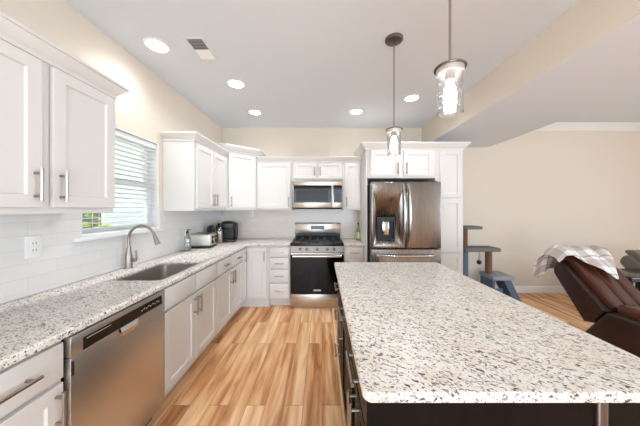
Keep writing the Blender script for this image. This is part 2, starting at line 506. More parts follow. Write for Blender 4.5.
struct(MB().box(XL, -1.4, YF - 0.14, YF, 0, ZC2).box(1.6, XR, YF - 0.14, YF, 0, ZC2).box(-1.4, 1.6, YF - 0.14, YF, 2.25, ZC2), 'wall_front', M['wall'])  # opening made up for the added rear light and sun
base_prof = [(0, 0), (0.014, 0), (0.014, 0.09), (0.008, 0.108), (0.004, 0.115), (0, 0.115)]
struct(MB().sweep(base_prof, [(1.935, YB), (XR, YB)]), 'baseboard_back', M['trim'])
struct(MB().sweep(base_prof, [(XR, YB), (XR, YF)]), 'baseboard_right', M['trim'])
crown_big = [(0, -0.11), (0.012, -0.11), (0.018, -0.095), (0.05, -0.06), (0.078, -0.02), (0.09, -0.014), (0.09, 0), (0, 0)]
struct(MB().sweep([(a, z + ZC2) for a, z in crown_big], [(BX1, YB), (XR, YB), (XR, YF)]), 'trim_1', M['trim'])

# tiled backsplash
tl = MB()
for (a, b, z0, z1) in ((0.0, WY0 - 0.002, 0.915, 1.384), (WY0 - 0.002, WY1 + 0.002, 0.915, WZ0 - 0.0225), (WY1 + 0.002, 2.503, 0.915, 1.43), (2.503, 3.985, 0.915, 1.384)):
    tl.box(XL, XL + 0.008, a, b, z0, z1)
struct(tl, 'wall_left_tile', M['tile_y'])
struct(MB().box(XL + 0.008, 0.598, YB - 0.008, YB, 0.8, 1.384).box(-0.46, 0.32, YB - 0.008, YB, 1.384, 1.42), 'wall_back_tile', M['tile_x'])

# window in the left wall: jamb lining, sashes, glass, stool
wn = MB()
xo, xi = XL - 0.138, XL - 0.001
wn.box(xo, xi, WY0, WY0 + 0.012, WZ0, WZ1).box(xo, xi, WY1 - 0.012, WY1, WZ0, WZ1)
wn.box(xo, xi, WY0 + 0.012, WY1 - 0.012, WZ1 - 0.012, WZ1).box(xo, xi, WY0 + 0.012, WY1 - 0.012, WZ0, WZ0 + 0.012)
win = struct(wn, 'window_1', M['trim'])
zm = (WZ0 + WZ1) / 2
def sash(x0, x1, z0, z1):
    y0, y1 = WY0 + 0.012, WY1 - 0.012
    m = MB().box(x0, x1, y0, y0 + 0.045, z0, z1).box(x0, x1, y1 - 0.045, y1, z0, z1)
    m.box(x0, x1, y0 + 0.045, y1 - 0.045, z0, z0 + 0.045).box(x0, x1, y0 + 0.045, y1 - 0.045, z1 - 0.04, z1)
    s_ = m.build('sash', M['trim'], win)
    MB().box((x0 + x1) / 2 - 0.003, (x0 + x1) / 2 + 0.003, y0 + 0.045, y1 - 0.045, z0 + 0.045, z1 - 0.04).build('pane', M['pane'], s_)
sash(XL - 0.105, XL - 0.078, WZ0 + 0.012, zm + 0.02)
sash(XL - 0.134, XL - 0.107, zm - 0.02, WZ1 - 0.012)
MB().box(XL - 0.06, XL + 0.03, WY0 - 0.055, WY1 + 0.04, WZ0 - 0.022, WZ0, 0.004, 2).build('sill', M['trim'], win)

bl = thing('window_blind', 'white slatted blind lowered over the window above the sink', 'blind', (XL - 0.045, (WY0 + WY1) / 2, WZ0))
hw = (WY1 - WY0) / 2 - 0.016
MB().box(-0.03, 0.03, -hw, hw, 0.805, 0.855, 0.004, 2).build('headrail', M['blind'], bl)
NS = 19
for k in range(NS):
    z = 0.052 + k * 0.0405
    m = MB().box(-0.024, 0.024, -hw + 0.002, hw - 0.002, -0.0015, 0.0015, tf=Matrix.Translation((0, 0, z)) @ Matrix.Rotation(R(-6), 4, 'Y'))
    m.build('slat', M['blind'], bl)
MB().box(-0.026, 0.026, -hw + 0.002, hw - 0.002, 0.003, 0.022, 0.004, 2).build('bottom_rail', M['blind'], bl)
for yy in (-0.24, 0.24):
    MB().tube([(0.025, yy, 0.02), (0.025, yy, 0.81)], 0.0015, 6).tube([(-0.025, yy, 0.02), (-0.025, yy, 0.81)], 0.0015, 6).build('ladder_cord', M['blind'], bl)

# outside the window
struct(MB().box(-14, XL - 0.3, -6, 20, -0.6, -0.5), 'lawn', M['grass'])
hs = thing('neighbor_house', 'pale lap-sided house standing outside the kitchen window', 'house', (-6.4, 8.0, -0.5))
MB().box(-2, 0, -7, 7, 0, 6.5).build('house_wall', M['siding'], hs)
MB().box(0.0, 0.03, -2.2, -1.0, 1.2, 2.9).box(0.03, 0.05, -2.08, -1.12, 1.32, 2.78, mi=1).build('window', [M['trim'], M['greyglass']], hs)
bsh = MB()
for k in range(420):
    a, b, r_ = random.uniform(0, 6.28), random.uniform(-0.6, 1.4), random.uniform(0.55, 0.95)
    c = Vector((math.cos(a) * math.cos(b), math.sin(a) * math.cos(b), math.sin(b) * 1.15)) * r_ + Vector((0, 0, 0.75))
    if c.z < 0.05: continue
    t = bmesh.new(); l_ = 0.09
    vs = [t.verts.new(p) for p in ((0, 0, 0), (l_, l_ * 0.45, 0.02), (2 * l_, 0, 0), (l_, -l_ * 0.45, 0.02))]
    t.faces.new(vs)
    bsh.join(t, 0, Matrix.Translation(c) @ Matrix.Rotation(random.uniform(0, 6.28), 4, 'Z') @ Matrix.Rotation(random.uniform(-1, 1), 4, 'X'))
sh = thing('garden_bush', 'yellow-green bush growing on the grass outside the window', 'bush', (-4.3, 4.1, -0.5))
bsh.build('foliage', M['leaf'], sh)
stems = MB()
for k in range(7):
    a = k * 0.9
    stems.tube([(0.05 * math.cos(a), 0.05 * math.sin(a), 0), (0.25 * math.cos(a), 0.25 * math.sin(a), 0.5), (0.4 * math.cos(a), 0.4 * math.sin(a), 0.95)], 0.015, 6)
stems.build('stem', M['sisal'], sh)

# ------------------------------------------------------------------ cabinets
CROWN = [(0, -0.03), (0.01, -0.03), (0.012, -0.012), (0.02, -0.004), (0.048, 0.028), (0.052, 0.036), (0.06, 0.038), (0.06, 0.052), (0, 0.052)]
CROWN_TALL = [(0, -0.03), (0.01, -0.03), (0.012, -0.008), (0.022, 0.002), (0.055, 0.038), (0.058, 0.046), (0.068, 0.048), (0.068, 0.066), (0, 0.066)]


def pull(parent, x, z, vertical, length=0.15, y=-0.024, name='handle', m=None, r=0.007):
    mb = MB(); h = length / 2; so = 0.032
    if vertical:
        mb.tube([(x, y - so, z - h), (x, y - so, z + h)], r, 10)
        for s_ in (-1, 1): mb.tube([(x, y + 0.0005, z + s_ * (h - 0.022)), (x, y - so, z + s_ * (h - 0.022))], r * 0.9, 8)
    else:
        mb.tube([(x - h, y - so, z), (x + h, y - so, z)], r, 10)
        for s_ in (-1, 1): mb.tube([(x + s_ * (h - 0.022), y + 0.0005, z), (x + s_ * (h - 0.022), y - so, z)], r * 0.9, 8)
    return mb.build(name, m or M['nickel'], parent)


def door(t, x0, x1, z0, z1, hx=None, hz=None, vert=True, m=None, hl=0.15, fw=0.057):
    d = MB().shaker(x0, x1, z0, z1, fw=fw).build('door', m or M['cab'], t)
    if hx is not None: pull(d, hx, hz, vert, hl)
    return d


def drawer(t, x0, x1, z0, z1, m=None, hl=0.15, handle=True):
    d = MB().box(x0, x1, -0.024, -0.004, z0, z1, 0.002, 2).build('drawer', m or M['cab'], t)
    if handle: pull(d, (x0 + x1) / 2, (z0 + z1) / 2, False, hl)
    return d


def carcass(t, w, d, z0, z1, m=None, toe=False, hollow=False):
    m = m or M['cab']; mb = MB(); g = 0.001
    if hollow:
        mb.box(g, w - g, 0, 0.012, z0, z1).box(g, 0.019, 0.012, d, z0, z1).box(w - 0.019, w - g, 0.012, d, z0, z1)
        mb.box(0.019, w - 0.019, 0.012, d, z0, z0 + 0.019)
    else: mb.box(g, w - g, 0, d, z0, z1)
    if toe: mb.box(g, w - g, 0.08, d, 0, z0)
    return mb.build('carcass', m, t, smooth=20)


UZ0, UZ1, TZ1 = 1.385, 2.147, 2.24
BT = 0.8835
UD = 0.325                      # upper depth
UX = XL + UD + 0.003            # face of left-wall uppers

# ---- left wall uppers (local x runs along +Y, front faces +X)
t = thing('wall_cabinet', 'white double-door wall cabinet beside the window with wide crown molding', 'cabinet', (UX, 0.735, 0), R(90))
carcass(t, 0.80, UD, UZ0, UZ1)
door(t, 0.04, 0.392, UZ0 + 0.03, UZ1 - 0.04, 0.362, 1.52)
door(t, 0.439, 0.789, UZ0 + 0.03, UZ1 - 0.04, 0.469, 1.52)
MB().sweep([(a, z + UZ1) for a, z in CROWN], [(0, UD), (0, 0), (0.80, 0), (0.80, UD)]).build('crown_molding', M['cab'], t)

t = thing('wall_cabinet', 'white double-door wall cabinet between the window and the diagonal corner cabinet', 'cabinet', (UX, 2.505, 0), R(90))
W_ = 0.823
carcass(t, W_, UD, UZ0, UZ1)
door(t, 0.025, 0.405, UZ0 + 0.03, UZ1 - 0.04, 0.378, 1.51)
door(t, 0.42, 0.80, UZ0 + 0.03, UZ1 - 0.04, 0.447, 1.51)
MB().sweep([(a, z + UZ1) for a, z in CROWN], [(0, UD), (0, 0), (W_, 0)]).build('crown_molding', M['cab'], t)

# ---- diagonal corner upper
t = thing('corner_cabinet', 'tall white single-door diagonal wall cabinet in the room corner', 'cabinet', (XL + 0.003, YB - 0.003, 0))
cs, cd = 0.664, UD + 0.002
poly = [(0, 0), (0, -cs), (cd, -cs), (cs, -cd), (cs, 0)]
MB().prism(poly, 2, UZ0, TZ1).build('carcass', M['cab'], t, smooth=20)
dl = math.hypot(cs - cd, cs - cd)
dm = MB().shaker(0.03, dl - 0.03, UZ0 + 0.03, TZ1 - 0.04)
TFD = Matrix.Translation((cd, -cs, 0)) @ Matrix.Rotation(R(45), 4, 'Z')
dm.bm.transform(TFD)
dd = dm.build('door', M['cab'], t)
hmb = MB(); P = lambda x, y, z: TFD @ Vector((x, y, z))
hmb.tube([P(0.06, -0.052, 1.43), P(0.06, -0.052, 1.58)], 0.007, 10)
for zz in (1.452, 1.558): hmb.tube([P(0.06, -0.0235, zz), P(0.06, -0.052, zz)], 0.005, 8)
hmb.build('handle', M['nickel'], dd)
MB().sweep([(a, z + TZ1) for a, z in CROWN_TALL], [(0, -cs), (cd, -cs), (cs, -cd), (cs, 0)]).build('crown_molding', M['cab'], t)

# ---- back wall uppers
UYF = YB - UD - 0.003
RX0, RX1 = -0.449, 0.311
xa = XL + 0.003 + cs + 0.001
t = thing('wall_cabinet', 'white single-door wall cabinet between the corner cabinet and the microwave', 'cabinet', (xa, UYF, 0))
wa = -0.46 - xa
carcass(t, wa, UD, UZ0, UZ1)
door(t, 0.02, wa - 0.02, UZ0 + 0.03, UZ1 - 0.04, wa - 0.05, 1.51)
MB().sweep([(a, z + UZ1) for a, z in CROWN], [(0, 0), (wa, 0)]).build('crown_molding', M['cab'], t)
t = thing('wall_cabinet', 'short white double-door wall cabinet directly over the microwave', 'cabinet', (-0.459, UYF, 0))
wm = 0.778
carcass(t, wm, UD, 1.845, UZ1)
door(t, 0.03, 0.372, 1.865, UZ1 - 0.04, 0.345, 1.975, fw=0.045, hl=0.13)
door(t, 0.406, 0.748, 1.865, UZ1 - 0.04, 0.433, 1.975, fw=0.045, hl=0.13)
MB().sweep([(a, z + UZ1) for a, z in CROWN], [(0, 0), (wm, 0)]).build('crown_molding', M['cab'], t)
t = thing('wall_cabinet', 'narrow white wall cabinet between the microwave and the refrigerator', 'cabinet', (0.32, UYF, 0))
wr = 0.276
carcass(t, wr, UD, UZ0, UZ1)
door(t, 0.03, wr - 0.025, UZ0 + 0.03, UZ1 - 0.04, 0.055, 1.51)
MB().sweep([(a, z + UZ1) for a, z in CROWN], [(0, 0), (wr, 0)]).build('crown_molding', M['cab'], t)

# ---- tall group round the refrigerator
TY = 3.27; TD = YB - TY - 0.003
tag(MB().box(0, 0.02, 0, TD, 0, TZ1).build('refrigerator_side_panel', M['cab'], loc=(0.599, TY, 0)),
    'tall white side panel standing between the refrigerator and the range counter', 'panel')
t = thing('wall_cabinet', 'white double-door wall cabinet above the refrigerator', 'cabinet', (0.621, TY, 0))
wf = 0.928
carcass(t, wf, TD, 1.825, TZ1)
door(t, 0.04, 0.437, 1.85, TZ1 - 0.04, 0.405, 1.955, hl=0.16)
door(t, 0.492, 0.886, 1.85, TZ1 - 0.04, 0.524, 1.955, hl=0.16)
MB().sweep([(a, z + TZ1) for a, z in CROWN_TALL], [(-0.024, 0.66), (-0.024, 0), (wf, 0)]).build('crown_molding', M['cab'], t)
t = thing('pantry_cabinet', 'tall white pantry cabinet with stacked doors beside the refrigerator', 'cabinet', (1.55, TY, 0))
wp = 0.38
carcass(t, wp, TD, 0.10, TZ1, toe=True)
door(t, 0.06, wp - 0.03, 1.56, TZ1 - 0.04)
door(t, 0.06, wp - 0.03, 0.82, 1.535)
door(t, 0.06, wp - 0.03, 0.13, 0.80)
MB().sweep([(a, z + TZ1) for a, z in CROWN_TALL], [(0, 0), (wp, 0), (wp, TD)]).build('crown_molding', M['cab'], t)

# ---- left run of base cabinets (front faces +X)
BX = -1.09; BD = 0.577
def base(y0, y1, label, hollow=False):
    t = thing('base_cabinet', label, 'cabinet', (BX, y0, 0), R(90))
    carcass(t, y1 - y0, BD, 0.118, BT, toe=True, hollow=hollow)
    return t, y1 - y0
t, w_ = base(0.0, 0.595, 'white base cabinet with one drawer at the open end of the sink counter')
drawer(t, 0.02, w_ - 0.02, 0.715, 0.86); door(t, 0.02, w_ - 0.02, 0.142, 0.695, w_ - 0.05, 0.60)
t, w_ = base(0.597, 0.998, 'white base cabinet with one drawer and door beside the dishwasher')
drawer(t, 0.015, w_ - 0.012, 0.715, 0.86, hl=0.17); door(t, 0.015, w_ - 0.012, 0.142, 0.695, w_ - 0.04, 0.60)
t, w_ = base(1.612, 2.436, 'white double-door base cabinet under the sink', hollow=True)
drawer(t, 0.015, 0.404, 0.715, 0.86, handle=False); drawer(t, 0.416, w_ - 0.015, 0.715, 0.86, handle=False)
door(t, 0.015, 0.404, 0.142, 0.695, 0.378, 0.60); door(t, 0.416, w_ - 0.015, 0.142, 0.695, 0.442, 0.60)
t, w_ = base(2.438, 3.226, 'white base cabinet with two drawers over two doors, below the toaster')
drawer(t, 0.015, 0.388, 0.715, 0.86, hl=0.12); drawer(t, 0.40, w_ - 0.015, 0.715, 0.86, hl=0.12)
door(t, 0.015, 0.388, 0.142, 0.695, 0.362, 0.60); door(t, 0.40, w_ - 0.015, 0.142, 0.695, 0.426, 0.60)
# ---- corner base (L-shaped)
BYF = 3.41
t = thing('corner_cabinet', 'white L-shaped base cabinet filling the counter corner', 'cabinet', (XL + 0.003, YB - 0.003, 0))
ox, oy = XL + 0.003, YB - 0.003
poly = [(0, 0), (0, 3.228 - oy), (BX - ox, 3.228 - oy), (BX - ox, BYF - oy), (-0.757 - ox, BYF - oy), (-0.757 - ox, 0)]
toe = [(0, 0), (0, 3.228 - oy), (BX - ox - 0.07, 3.228 - oy), (BX - ox - 0.07, BYF - oy + 0.02), (-0.757 - ox, BYF - oy + 0.02), (-0.757 - ox, 0)]
MB().prism(poly, 2, 0.118, BT).prism(toe, 2, 0, 0.118).build('carcass', M['cab'], t, smooth=20)
m_ = MB().shaker(-1.062 - ox, -0.785 - ox, 0.142, 0.86, y=BYF - oy - 0.004)
d_ = m_.build('door', M['cab'], t); pull(d_, -0.815 - ox, 0.74, True, 0.14, y=BYF - oy - 0.024)
lf = MB().shaker(0.01, 0.15, 0.142, 0.86, fw=0.04); TFL = Matrix.Translation((BX - ox, 3.228 - oy, 0)) @ Matrix.Rotation(R(90), 4, 'Z')
lf.bm.transform(TFL); d_ = lf.build('door', M['cab'], t)
h_ = MB(); P2 = lambda x, y, z: TFL @ Vector((x, y, z))
h_.tube([P2(0.05, -0.052, 0.68), P2(0.05, -0.052, 0.82)], 0.007, 10)
for zz in (0.70, 0.80): h_.tube([P2(0.05, -0.0235, zz), P2(0.05, -0.052, zz)], 0.005, 8)
h_.build('handle', M['nickel'], d_)
# ---- back run
t = thing('base_cabinet', 'white base cabinet with a stack of four drawers beside the range', 'cabinet', (-0.755, BYF, 0))
carcass(t, 0.302, YB - BYF - 0.003, 0.118, BT, toe=True)
for a, b in ((0.722, 0.86), (0.56, 0.708), (0.362, 0.546), (0.142, 0.348)): drawer(t, 0.015, 0.285, a, b, hl=0.13)
t = thing('base_cabinet', 'narrow white base cabinet between the range and the refrigerator panel', 'cabinet', (0.314, BYF, 0))
carcass(t, 0.283, YB - BYF - 0.012, 0.118, BT, toe=True)
drawer(t, 0.02, 0.265, 0.715, 0.86, hl=0.13); door(t, 0.02, 0.265, 0.142, 0.695, 0.05, 0.60)


# ------------------------------------------------------------------ countertops
def boolean_cut(o, cutter):
    md = o.modifiers.new('cut', 'BOOLEAN'); md.object = cutter; md.operation = 'DIFFERENCE'; md.solver = 'EXACT'
    bpy.context.view_layer.update()
    ev = o.evaluated_get(bpy.context.evaluated_depsgraph_get())
    me = bpy.data.meshes.new_from_object(ev)
    o.modifiers.clear(); o.data = me
    bpy.data.objects.remove(cutter)


def rounded(x0, x1, y0, y1, r, n=6):
    pts = []
    for cx, cy, a0 in ((x1 - r, y1 - r, 0), (x0 + r, y1 - r, 90), (x0 + r, y0 + r, 180), (x1 - r, y0 + r, 270)):
        for k in range(n + 1):
            a = R(a0 + 90 * k / n); pts.append((cx + r * math.cos(a), cy + r * math.sin(a)))
    return pts


CX, CY, CT, CB = -1.037, 3.357, 0.914, 0.884
SX0, SX1, SY0, SY1 = -1.50, -1.112, 1.645, 2.25
lp = [(XL + 0.009, 0.0), (CX, 0.0), (CX, CY - 0.05), (CX + 0.05, CY), (-0.452, CY), (-0.452, YB - 0.009), (XL + 0.009, YB - 0.009)]
top = MB().prism(lp, 2, CB, CT, r=0.006, seg=3).build('countertop', M['granite'])
boolean_cut(top, MB().prism(rounded(SX0, SX1, SY0, SY1, 0.045), 2, 0.8, 1.0).build('cutter', M['granite']))
for v in top.data.vertices: pass
tag(top, 'L-shaped speckled white granite countertop running from the sink to the range', 'countertop')
tag(MB().prism([(0.314, CY), (0.597, CY), (0.597, YB - 0.009), (0.314, YB - 0.009)], 2, CB - 0.0, CT, r=0.005, seg=3).build('countertop', M['granite']),
    'small speckled granite countertop between the range and the refrigerator panel', 'countertop')

# sink: open basin with rounded corners
t = thing('sink', 'stainless undermount sink basin below the window', 'sink', (0, 0, 0))
sk = bmesh.new(); rings = []
for (ins, z, rr) in ((-0.006, 0.883, 0.05), (0.0, 0.883, 0.045), (0.003, 0.80, 0.045), (0.008, 0.72, 0.045), (0.03, 0.695, 0.04), (0.10, 0.688, 0.03)):
    rings.append([sk.verts.new((x, y, z)) for x, y in rounded(SX0 + ins, SX1 - ins, SY0 + ins, SY1 - ins, rr)])
for a, b in zip(rings, rings[1:]):
    for k in range(len(a)): sk.faces.new((a[k], a[(k + 1) % len(a)], b[(k + 1) % len(b)], b[k]))
sk.faces.new(rings[-1])
sm = MB(); sm.join(sk); so = sm.build('basin', M['sink'], t)
MB().lathe([(0, 0.6895), (0.03, 0.6895), (0.042, 0.691), (0.044, 0.6895)], ((SX0 + SX1) / 2, (SY0 + SY1) / 2, 0), 20).build('drain', M['chrome'], t)

# faucet
t = thing('faucet', 'tall gooseneck pull-down faucet in brushed nickel behind the sink', 'faucet', (-1.605, 1.985, CT))
MB().lathe([(0, 0), (0.03, 0), (0.03, 0.006), (0.026, 0.012), (0.026, 0.10), (0.021, 0.125), (0.016, 0.16), (0.0145, 0.18), (0, 0.18)], seg=20).build('base', M['nickel'], t)
arc = [(0, 0, 0.17), (0, 0, 0.245)]
cr = 0.108
for k in range(1, 17):
    a = math.pi - k / 16 * R(162)
    arc.append((cr + cr * math.cos(a), 0, 0.245 + cr * math.sin(a)))
MB().tube(arc, 0.0108, 14).build('spout', M['nickel'], t)
e0, e1 = Vector(arc[-1]), (Vector(arc[-1]) - Vector(arc[-2])).normalized()
MB().tube([e0 - e1 * 0.005, e0 + e1 * 0.02, e0 + e1 * 0.06, e0 + e1 * 0.085], 0.02, 14, rad=[0.0115, 0.0145, 0.019, 0.0205]).build('spray_head', M['nickel'], t)
MB().tube([(0.02, 0, 0.065), (0.05, 0, 0.068)], 0.015, 12).tube([(0.052, 0, 0.062), (0.062, 0, 0.09), (0.058, 0, 0.15)], 0.008, 10, rad=[0.014, 0.009, 0.008]).build('lever', M['nickel'], t)

# ------------------------------------------------------------------ dishwasher
t = thing('dishwasher', 'stainless steel dishwasher under the sink counter', 'dishwasher', (BX, 1.0, 0), R(90))
W = 0.61
MB().box(0.004, W - 0.004, 0.0, 0.55, 0.09, 0.872).build('body', M['black'], t)
dw = MB()
dw.box(0.008, W - 0.006, -0.03, 0.0, 0.105, 0.775, 0.004, 2)
dd = dw.build('door', M['steel_y'], t)
# control strip with the pocket handle cut below it
MB().box(0.008, W - 0.006, -0.03, 0.0, 0.777, 0.866, 0.004, 2).build('control_panel', M['steel_y'], t)
MB().box(0.06, W - 0.03, -0.032, -0.029, 0.782, 0.838, 0.001).build('display_strip', M['display'], t)
mk = MB()
for k in range(9): mk.box(0.40 + k * 0.018, 0.41 + k * 0.018, -0.0328, -0.0318, 0.806 + (k % 2) * 0.006, 0.812 + (k % 2) * 0.006)
MB().box(0.075, 0.20, -0.0328, -0.0318, 0.826, 0.829).build('control_marking', M['mark'], t)
mk.build('control_marking', M['mark'], t)
hp = MB().prism([(0.235, 0.785), (0.385, 0.785), (0.372, 0.745), (0.36, 0.735), (0.26, 0.735), (0.248, 0.745)], 1, -0.036, -0.028, r=0.003, seg=2)
hp.prism([(0.25, 0.782), (0.37, 0.782), (0.36, 0.756), (0.26, 0.756)], 1, -0.0375, -0.035, mi=1)
hp.build('handle', [M['chrome'], M['mark']], t)
MB().box(0.01, 0.02, -0.033, -0.02, 0.70, 0.76).build('vent', M['softblack'], t)
MB().box(0.006, W - 0.006, 0.05, 0.07, 0.0, 0.09).build('kick_plate', M['black'], t)

# ------------------------------------------------------------------ range
RW = RX1 - RX0
t = thing('gas_range', 'freestanding stainless gas range with black oven door under the microwave', 'range', (RX0, 3.39, 0))
RD = YB - 3.39 - 0.012
MB().box(0.002, RW - 0.002, 0.03, RD, 0.06, 0.90).box(0.02, RW - 0.02, 0.06, RD - 0.05, 0.0, 0.06).build('body', M['steel_h'], t)
MB().box(0.002, RW - 0.002, -0.012, RD - 0.06, 0.90, 0.922, 0.005, 2).box(0.002, RW - 0.002, -0.014, 0.0, 0.878, 0.905, 0.004, 2).build('cooktop', M['black'], t)
# burners and grates
for bx, by, br_ in ((0.16, 0.13, 0.045), (0.16, 0.37, 0.035), (RW / 2, 0.25, 0.05), (RW - 0.16, 0.13, 0.05), (RW - 0.16, 0.37, 0.035)):
    MB().lathe([(0, 0.934), (br_ * 0.7, 0.934), (br_ * 0.75, 0.93), (br_, 0.926), (br_, 0.922), (0, 0.922)], (bx, by, 0), 20).build('burner', M['iron'], t)
for gx0, gx1 in ((0.03, 0.262), (0.27, 0.49), (0.498, RW - 0.03)):
    g = MB(); z0, z1 = 0.944, 0.958
    for yy in (0.02, 0.245, 0.47): g.box(gx0, gx1, yy, yy + 0.013, z0, z1, 0.002)
    for xx in (gx0, (gx0 + gx1) / 2 - 0.006, gx1 - 0.013): g.box(xx, xx + 0.013, 0.02, 0.483, z0 - 0.001, z1 - 0.001, 0.002)
    for xx in (gx0, gx1 - 0.013):
        for yy in (0.02, 0.47): g.box(xx, xx + 0.013, yy, yy + 0.013, 0.922, z0, 0.001)
    g.build('grate', M['iron'], t)
# backguard
MB().box(0.01, RW - 0.01, RD - 0.06, RD, 0.90, 1.0).build('backguard_base', M['black'], t)
bg = MB().box(0.006, RW - 0.006, RD - 0.095, RD, 1.0, 1.165, 0.008, 2).box(0.006, RW - 0.006, RD - 0.09, RD, 1.163, 1.172, 0.002, mi=1).build('backguard', [M['steel_h'], M['black']], t)
MB().box(0.265, 0.49, RD - 0.098, RD - 0.094, 1.07, 1.13, 0.002).build('display', M['display'], t)
dm_ = MB()
for k in range(5): dm_.box(0.30 + k * 0.035, 0.318 + k * 0.035, RD - 0.0988, RD - 0.0978, 1.092, 1.098)
dm_.build('display_marking', M['softblack'], t)
# knob panel, slightly sloped
MB().prism([(-0.014, 0.79), (-0.014, 0.876), (0.03, 0.876), (0.03, 0.79)], 0, 0.003, RW - 0.003).build('control_panel', M['satin_dark'], t)
for kx in (0.14, 0.235, RW / 2, RW - 0.235, RW - 0.14):
    kb = MB().lathe([(0, 0), (0.021, 0), (0.021, 0.008), (0.017, 0.012), (0.0155, 0.032), (0.012, 0.035), (0, 0.035)], (kx, -0.014, 0.835), 18, tf=Matrix.Rotation(R(90), 4, 'X'))
    kb.box(kx - 0.004, kx + 0.004, -0.054, -0.035, 0.817, 0.853, 0.001)
    kb.build('knob', M['nickel_dark'], t)
# oven door
od = MB().box(0.004, RW - 0.004, -0.02, 0.03, 0.205, 0.785, 0.006, 2)
od = od.build('oven_door', M['black'], t)
MB().box(0.006, RW - 0.006, -0.0225, -0.019, 0.755, 0.784, 0.001).build('door_strip', M['steel_h'], od)
MB().box(0.006, RW - 0.006, -0.023, -0.0195, 0.208, 0.753, 0.001).build('window', M['blackglass'], od)
MB().prism(rounded(0.325, 0.435, 0.245, 0.27, 0.008, 3), 1, -0.0238, -0.0228).build('badge', M['mark'], od)
hd = MB().tube([(0.04, -0.068, 0.745), (RW - 0.04, -0.068, 0.745)], 0.019, 14)
for xx in (0.06, RW - 0.06): hd.box(xx - 0.012, xx + 0.012, -0.066, -0.02, 0.735, 0.755, 0.003)
hd.build('handle', M['chrome'], od)
MB().box(0.004, RW - 0.004, -0.018, 0.03, 0.006, 0.198, 0.005, 2).build('drawer', M['steel_h'], t)

# ------------------------------------------------------------------ microwave
t = thing('microwave', 'over-the-range stainless microwave with dark glass door', 'microwave', (-0.451, 3.60, 1.42))
MW, MD, MH = 0.762, YB - 3.60 - 0.012, 0.42
MB().box(0.001, MW - 0.001, 0.03, MD, 0, MH).build('body', M['softblack'], t)
MB().box(0.001, MW - 0.001, 0.0, 0.03, 0.34, MH, 0.003, 2).build('vent_strip', M['steel_h'], t)
dr = MB().box(0.001, 0.60, -0.004, 0.03, 0.002, 0.338, 0.004, 2).build('door', M['steel_h'], t)
MB().box(0.028, 0.585, -0.008, -0.003, 0.078, 0.335, 0.002).build('window', M['blackglass'], dr)
MB().box(0.06, 0.545, -0.0095, -0.0075, 0.10, 0.27, 0.001).build('screen', M['greyglass'], dr)
MB().tube([(0.605, -0.04, 0.085), (0.605, -0.04, 0.335)], 0.012, 12).box(0.597, 0.613, -0.04, 0.0, 0.10, 0.12).box(0.597, 0.613, -0.04, 0.0, 0.30, 0.32).build('handle', M['chrome'], dr)
MB().box(0.602, MW - 0.001, -0.004, 0.03, 0.002, 0.338, 0.004, 2).box(0.63, MW - 0.012, -0.008, -0.003, 0.078, 0.335, 0.002, mi=1).build('control_panel', [M['steel_h'], M['blackglass']], t)
ck = MB().box(0.66, 0.72, -0.009, -0.0075, 0.285, 0.305)
for r_ in range(4):
    for c_ in range(3): ck.box(0.655 + c_ * 0.026, 0.671 + c_ * 0.026, -0.009, -0.0075, 0.11 + r_ * 0.036, 0.122 + r_ * 0.036)
ck.build('keypad', M['softblack'], t)
MB().box(0.02, MW - 0.02, 0.04, MD - 0.02, -0.018, 0.0).build('underside_vent', M['dark_gap'], t)

# ------------------------------------------------------------------ refrigerator
FX, FY, FW = 0.632, 3.08, 0.908
t = thing('refrigerator', 'stainless french-door refrigerator with water dispenser and lower freezer drawer', 'refrigerator', (FX, FY, 0))
FD = YB - FY - 0.03
MB().box(0.006, FW - 0.006, 0.075, FD, 0.06, 1.735).build('body', M['softblack'], t)
MB().box(0.02, FW - 0.02, 0.06, 0.12, 0.01, 0.07).build('kick_plate', M['black'], t)
for x_ in (0.06, FW - 0.06):
    for y_ in (0.15, FD - 0.1): MB().lathe([(0, 0), (0.02, 0), (0.02, 0.06), (0, 0.06)], (x_, y_, 0), 12).build('foot', M['black'], t)
mid = FW / 2
def fdoor(x0, x1):
    return MB().box(x0, x1, 0.0, 0.07, 0.895, 1.755, 0.012, 4).build('door', M['steel_v'], t)
d1 = fdoor(0.002, mid - 0.003); d2 = fdoor(mid + 0.003, FW - 0.002)
boolean_cut(d1, MB().box(0.08, 0.305, -0.02, 0.05, 1.0, 1.30, 0.004, 1).build('cutter', M['black'], loc=(FX, FY, 0)))
d1.data.materials.clear(); d1.data.materials.append(M['steel_v'])
dp = MB().box(0.08, 0.305, 0.046, 0.0515, 1.0, 1.30).box(0.08, 0.09, -0.004, 0.046, 1.0, 1.30).box(0.295, 0.305, -0.004, 0.046, 1.0, 1.30, mi=1)
dp.box(0.09, 0.295, -0.004, 0.046, 1.0, 1.02).box(0.09, 0.295, -0.004, 0.046, 1.245, 1.30).build('water_dispenser', [M['softblack'], M['blue_led']], d1)
MB().box(0.15, 0.235, 0.012, 0.046, 1.07, 1.24, 0.006, 2).build('dispenser_paddle', M['chrome'], d1)
for dX, x_ in ((d1, mid - 0.034), (d2, mid + 0.034)):
    pts = []
    for k in range(13):
        q = k / 12; bow = math.sin(math.pi * q) ** 0.6
        pts.append((x_, 0.006 - 0.062 * bow, 0.925 + 0.80 * q))
    MB().tube(pts, 0.017, 12).build('handle', M['chrome'], dX)
fz = MB().box(0.002, FW - 0.002, 0.0, 0.07, 0.10, 0.885, 0.012, 4).build('freezer_drawer', M['steel_v'], t)
pts = [(0.08 + (FW - 0.16) * k / 12, 0.006 - 0.06 * math.sin(math.pi * k / 12) ** 0.5, 0.805) for k in range(13)]
MB().tube(pts, 0.016, 12).build('handle', M['chrome'], fz)
MB().box(0.03, 0.12, 0.03, 0.2, 1.735, 1.765, 0.004).box(FW - 0.12, FW - 0.03, 0.03, 0.2, 1.735, 1.765, 0.004).build('hinge_cover', M['black'], t)

